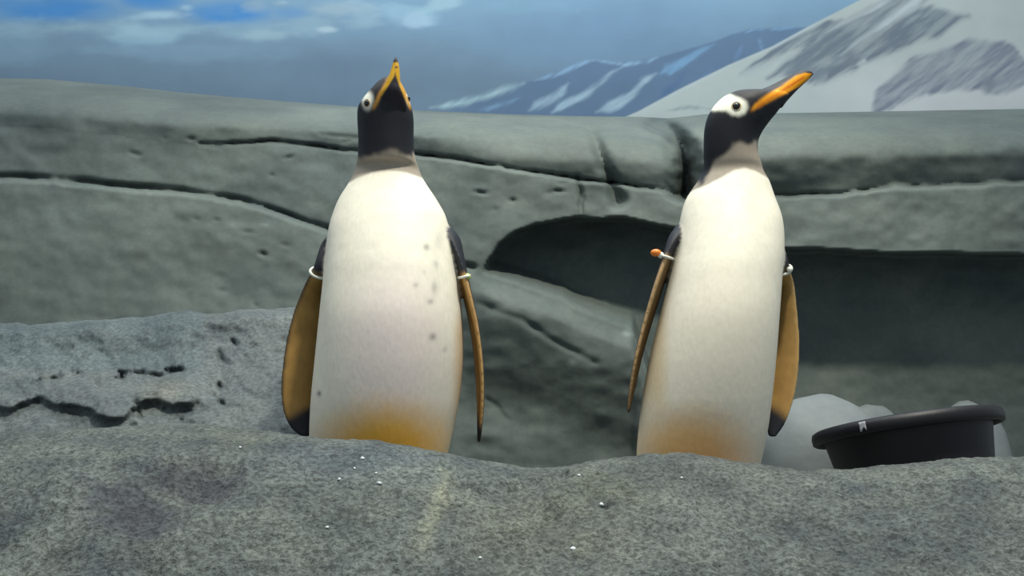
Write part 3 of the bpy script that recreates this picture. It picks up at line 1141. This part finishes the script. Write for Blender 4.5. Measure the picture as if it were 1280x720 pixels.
def beak_col1(T, A, px, py, co):
    c = np.tile(lin((206, 158, 38)), (len(T), 1))
    # dark feathered wedge between the two halves of the lower jaw
    xc = np.interp(py, [75, 95, 135], [494, 494, 489])
    half = np.interp(py, [90, 96, 112, 126, 132, 137, 140], [0, 1.5, 9.5, 17, 20, 26, 40])
    fr = np.sin(A) > 0
    c = mixc(c, S((half - np.abs(px - xc)) / 2.5 + .5) * fr, lin((36, 33, 42)))
    c = mixc(c, (np.sin(A) < -.25) * 1.0, lin((30, 30, 34)))
    c = mixc(c, S((82 - py) / 3 + .2) * S((py - 72) / 4) * .0, lin((60, 40, 20)))
    c = mixc(c, S((78 - py) / 3 + .5), lin((52, 44, 30)))
    c = mixc(c, np.exp(-(((px - 495.5) / 2.0) ** 2 + ((py - 84) / 1.4) ** 2)) * fr, lin((20, 14, 10)))
    return c


beak_rows1 = [(470, 142, 507, 142, -.036, -.02), (471, 134, 508.5, 132, -.0485, -.02), (475, 119, 505.5, 117, -.064, -.024),
              (481, 107, 501, 106, -.066, -.030), (486, 96, 500, 96, -.066, -.036), (489, 87, 499.5, 87, -.065, -.043),
              (490.5, 81, 498.5, 81, -.064, -.048), (492, 76, 497, 76, -.063, -.054), (494, 72, 495.5, 72, -.061, -.058)]
bk1 = beak_mesh(beak_rows1, D1, beak_col1, pen1, base1)
tag(bk1, 'narrow yellow beak seen from below with dark wedge')


def eye(root, base, bvh, px, py, r, look=None):
    loc, nrm = hit(bvh, px, py)
    if loc is None:
        return
    e = ball('eye', Vector(loc) - base + nrm * (-r * .35), r, M_EYE, root)
    # pale lid ring lying on the feathers
    u = nrm.orthogonal().normalized()
    w = nrm.cross(u)
    pts = [Vector(loc) - base + (u * math.cos(a) + w * math.sin(a)) * r * 1.08 - nrm * r * .05 for a in np.linspace(0, 2 * math.pi, 24, endpoint=False)]
    tube('eye_ring', [p - e.location for p in pts], r * .16, M_EYE_RIM, e, True, 6)
    return e


eye(pen1, base1, bvh1, 458.6, 129, .0062)
eye(pen1, base1, bvh1, 510.2, 123, .0060)


def band(root, base, fd, t, mat, bead=None, bead_mat=None, bead_r=.006, bead_side=1, tag_mat=None):
    C, W, Nn, TH = fd
    i = int(t * (len(C) - 1))
    c, w, n, th = C[i] - base, W[i], Nn[i], TH[i]
    ww = w * (1 + .003 / max(w.length, 1e-4))
    pts = [c + ww * math.cos(a) + n * ((th + .003) * math.sin(a)) for a in np.linspace(0, 2 * math.pi, 36, endpoint=False)]
    b = tube('flipper_band', pts, .0026, mat, root, True, 8)
    if bead_mat:
        p = c + ww * bead_side + ww.normalized() * bead_side * bead_r * .8
        if bead is not None:
            p = P(bead[0], bead[1], (c + base).y + bead[2]) - base
        ball('bead', p, bead_r, bead_mat, b)
        if tag_mat:
            q = p + Vector((-.0085, -.001, .004))
            ball('coloured_bead', q, bead_r * 1.4, tag_mat, b, (1.15, 1, .8))
    return b


band(pen1, base1, fd1[0], .235, M_WHITE_BAND)
band(pen1, base1, fd1[1], .305, M_WHITE_BAND, (584, 346, -.035), M_LIME, .0062)

# --- penguin with its head turned to the side
D2 = 1.65
body2 = []
for ax, ay, bx, by, f, b in [(838, 640, 905, 640, .0, .06), (815, 630, 928, 630, -.035, .09), (800, 605, 942, 605, -.055, .115),
                             (796, 575, 950, 575, -.070, .122), (798, 540, 957, 540, -.086, .128), (803, 500, 962, 500, -.102, .130),
                             (812, 450, 967, 450, -.114, .128), (824, 400, 971, 400, -.116, .118), (836, 350, 975, 350, -.103, .110),
                             (843, 320, 978, 320, -.090, .104), (848, 290, 978, 290, -.073, .098), (851, 270, 975, 270, -.060, .092),
                             (857, 250, 968, 250, -.046, .084), (869, 231, 961, 229, -.033, .075), (877, 218, 954, 216, -.026, .066),
                             (880, 206, 951, 206, -.030, .060), (880, 192, 947, 192, -.033, .055), (880, 176, 947, 178, -.036, .052),
                             (881, 160, 952, 166, -.039, .048), (885, 145, 958, 157, -.042, .045), (893, 132, 964, 149, -.043, .043),
                             (904, 122, 970, 142, -.042, .040), (917, 116, 976, 134, -.038, .034), (930, 114.5, 982, 127, -.032, .026),
                             (944, 114, 987, 122, -.024, .018), (955, 113, 990, 118, -.016, .010)]:
    body2.append((ax, ay, bx, by, f, b))
fl2_left = [(862, 285, .0, 850, 296, .05, .020), (846, 296, -.02, 842, 304, .05, .013), (835, 314, -.03, 838, 318, .05, .009),
            (827, 334, -.035, 834, 336, .045, .0075), (818, 360, -.035, 826, 362, .045, .007), (809, 390, -.03, 817, 391, .045, .0065),
            (801, 420, -.025, 808, 421, .045, .006), (794, 450, -.02, 800, 450, .04, .0055), (789, 478, -.01, 794, 478, .035, .005),
            (786, 500, .0, 789, 500, .025, .004), (785, 516, .008, 786, 516, .016, .0025)]
fl2_right = [(962, 285, .02, 945, 300, .02, .020), (978, 303, .015, 962, 315, .01, .014), (985, 328, .0, 970, 334, -.005, .010),
             (992, 355, .02, 971, 360, .05, .0085), (996, 385, .03, 969, 390, .055, .008), (999, 418, .035, 966, 422, .058, .0075),
             (999, 450, .035, 963, 455, .058, .007), (996, 480, .035, 959, 486, .058, .0065), (990, 507, .035, 957, 512, .052, .0055),
             (981, 530, .035, 957, 533, .046, .0045), (970, 546, .035, 961, 546, .04, .003)]
ORANGE2 = [(938, 139), (944, 130), (958, 119), (976, 108), (995, 94.5), (1006, 91), (1015, 92), (1011, 99), (998, 109), (980, 118),
           (962, 127), (948, 135)]
WHITE2 = [(888, 138), (894, 128), (904, 121), (914, 118), (925, 122), (933, 127), (936, 135), (932, 142), (925, 146), (915, 144), (908, 139),
          (898, 138)]


def head2(c, px, py, n):
    c = mixc(c, polymask(px + 1.2 * n, py + 1.2 * n, WHITE2, 1.3), lin((236, 236, 220)))
    c = mixc(c, S(1.3 - np.hypot((px - 924) / 8, (py - 118) / 3.2)), BLACK)
    c = mixc(c, polymask(px, py, ORANGE2, 1.0), lin((236, 158, 24)))
    d, tt = pdist(px, py, [(946, 134), (968, 120), (985, 109), (1004, 97)])
    c = mixc(c, S((1.5 - d) / 1.6 + .3) * polymask(px, py, ORANGE2, 1.0) * .85, lin((190, 78, 14)))
    return c


def col2(pid, t, ang, px, py, co):
    nl = np.interp(px, [860, 875, 890, 905, 918, 930, 945, 955, 975], [241, 234, 227, 219, 212, 209, 213, 219, 232])
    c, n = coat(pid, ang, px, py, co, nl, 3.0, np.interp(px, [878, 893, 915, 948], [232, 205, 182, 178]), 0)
    fr = np.sin(ang) > -.2
    yl = S(1.3 - np.hypot((px - 862) / 80, (py - 568) / 62) + .06 * n) * fr
    c = mixc(c, .8 * S(1.3 - np.hypot((px - 885) / 85, (py - 430) / 130)) * fr, lin((230, 222, 204)))
    c = mixc(c, yl * .75, lin((222, 168, 72)))
    c = mixc(c, .55 * S((842 - px) / 20) * S((py - 330) / 60) * S((540 - py) / 60) * fr, lin((208, 178, 120)))
    c = mixc(c, .12 * S(1.2 - np.hypot((px - 938) / 16, (py - 258) / 22) + .5 * n) * fr, lin((170, 130, 90)))
    hd = (pid == 0) & (py < 160)
    c = np.where(hd[:, None], head2(c, px, py, n), c)
    c = flipper_col(c, pid == 1, t, ang, F2L, .93, lin((190, 158, 116)), lin((60, 56, 52)), n, lin((110, 88, 56)))
    c = flipper_col(c, pid == 2, t, ang, F2R, .82, lin((190, 158, 104)), lin((120, 96, 62)), n, lin((172, 134, 76)))
    c = np.where((pid == 5)[:, None], FOOT, c)
    c = np.where((pid == 6)[:, None], BLACK, c)
    return c


F2L = front_sign(fl2_left, D2, P(890, 430, D2))
F2R = front_sign(fl2_right, D2, CAMPOS)
pen2, base2, bvh2, fd2 = penguin('penguin with its head turned aside, white eye patch and orange beak showing', D2, 872, body2,
                                 [fl2_left, fl2_right], col2)


def beak_col2(T, A, px, py, co):
    c = np.tile(lin((36, 37, 44)), (len(T), 1))
    return head2(c, px, py, np.zeros(len(T)))


beak_rows2 = [(932, 116, 978, 134, -.026, .020), (946, 113.5, 984, 126, -.022, .016), (960, 108.5, 990, 119.5, -.0175, .0115),
              (973, 102, 996, 113, -.0145, .0085), (986, 95, 1002, 107.5, -.0125, .0065), (997, 89.5, 1008, 102, -.011, .005),
              (1006, 88, 1012.5, 97.5, -.0095, .0035), (1013, 89.5, 1015.5, 94, -.007, .001), (1016, 92, 1016.6, 93, -.004, -.002)]
bk2 = beak_mesh(beak_rows2, D2, beak_col2, pen2, base2)
tag(bk2, 'black-topped beak with bright orange side')
eye(pen2, base2, bvh2, 920.5, 132.5, .0072)
band(pen2, base2, fd2[0], .245, M_WHITE_BAND, (826, 319, -.035), M_WHITE_BAND, .0058, 1, M_ORANGE)
band(pen2, base2, fd2[1], .235, M_WHITE_BAND, (987, 337, -.012), M_WHITE_BAND, .0052)

# ------------------------------------------------------------------ black tub behind the ledge
def lathe(name, prof, mat, parent, seg=64):
    V = []
    for r, z in prof:
        for k in range(seg):
            a = 2 * math.pi * k / seg
            V.append((r * math.cos(a), r * math.sin(a), z))
    return mesh_obj(name, V, grid_faces(len(prof), seg, True), mat, parent)


tub = bpy.data.objects.new('tub', None)
TUBY = 1.86
rim_c = P(1130, 528, TUBY)
tilt = Matrix.Rotation(math.radians(-6.5), 4, 'Y') @ Matrix.Rotation(math.radians(-7), 4, 'X')
H = 0.15
tub.matrix_world = Matrix.Translation(rim_c - (tilt @ Vector((0, 0, H)))) @ tilt
COL.objects.link(tub)
tag(tub, 'tilted black rubber tub with a thick rim behind the ledge', 'tub')
lathe('body', [(.0001, 0), (.120, 0), (.128, .004), (.140, .06), (.152, .128), (.156, .145), (.148, .145), (.138, .09), (.124, .014), (.0001, .012)], M_TUB, tub)
rimo = lathe('rim', [(.150, .150), (.165, .152), (.1725, .148), (.1745, .140), (.1735, .128), (.169, .125), (.166, .130), (.164, .139), (.150, .141), (.150, .150)], M_TUB, tub)
sm_ = mesh_obj('white_spot', *(lambda: (
    [(.1752 * math.cos(a) + 0.0, .1752 * math.sin(a), z) for a in np.linspace(-2.40, -2.33, 6) for z in np.linspace(.134 + .004 * math.sin(a * 90), .148, 5)],
    [(i * 5 + j, (i + 1) * 5 + j, (i + 1) * 5 + j + 1, i * 5 + j + 1) for i in range(5) for j in range(4)]))(), M_SPOT, tub)
so = sm_.modifiers.new('thick', 'SOLIDIFY')
so.thickness = 0.0015

# pale rounded boulder and stones beyond the tub
c = P(1028, 560, 2.2)
b_ = blob('rounded_boulder', M_PALE, (c.x, 2.2, 0.075), (0.150, 0.12, 0.158), 3.1, .05, 4, None, .55)
tag(b_, 'pale smooth rounded boulder beside the black tub', 'boulder')
for px, py, y, r, sd, lb in [(1092, 506, 2.42, (.10, .05, .05), 2.7, 'flat pale stone propped behind the black tub'),
                             (1210, 497, 2.40, (.10, .06, .065), 5.3, 'upright pale stone at the foot of the dark wall')]:
    c = P(px, py, y)
    zt = c.z
    rz = (zt + 0.02) / 1.5
    s_ = blob('stone', M_PALE, (c.x, y, zt - rz), (r[0], r[1], rz), sd, .08, 3, None, .6)
    tag(s_, lb, 'stone')

# ------------------------------------------------------------------ ice chips on the ledge
random.seed(4)
lb = 'tiny white ice chip lying on the front ledge'
for i, (px, py, r) in enumerate([(424, 600, .0026), (453, 574, .0030), (474, 605, .0034), (409, 660, .0026), (716, 687, .0030), (752, 632, .0032),
                                 (852, 598, .0020), (600, 698, .0022), (470, 592, .0018), (443, 586, .0018), (724, 595, .0024), (300, 560, .002)]):
    loc, nrm = hit(ledge_bvh, px, py)
    if loc is None: continue
    ch = blob('ice_chip', M_CHIP, loc + Vector((0, 0, r * .4)), (r * 1.2, r, r * .8), i * 1.9, .35, 1, None, .7)
    ch.rotation_euler = (0, 0, random.random() * 6)
    tag(ch, lb, 'ice chip', 'ice chips scattered on the ledge')
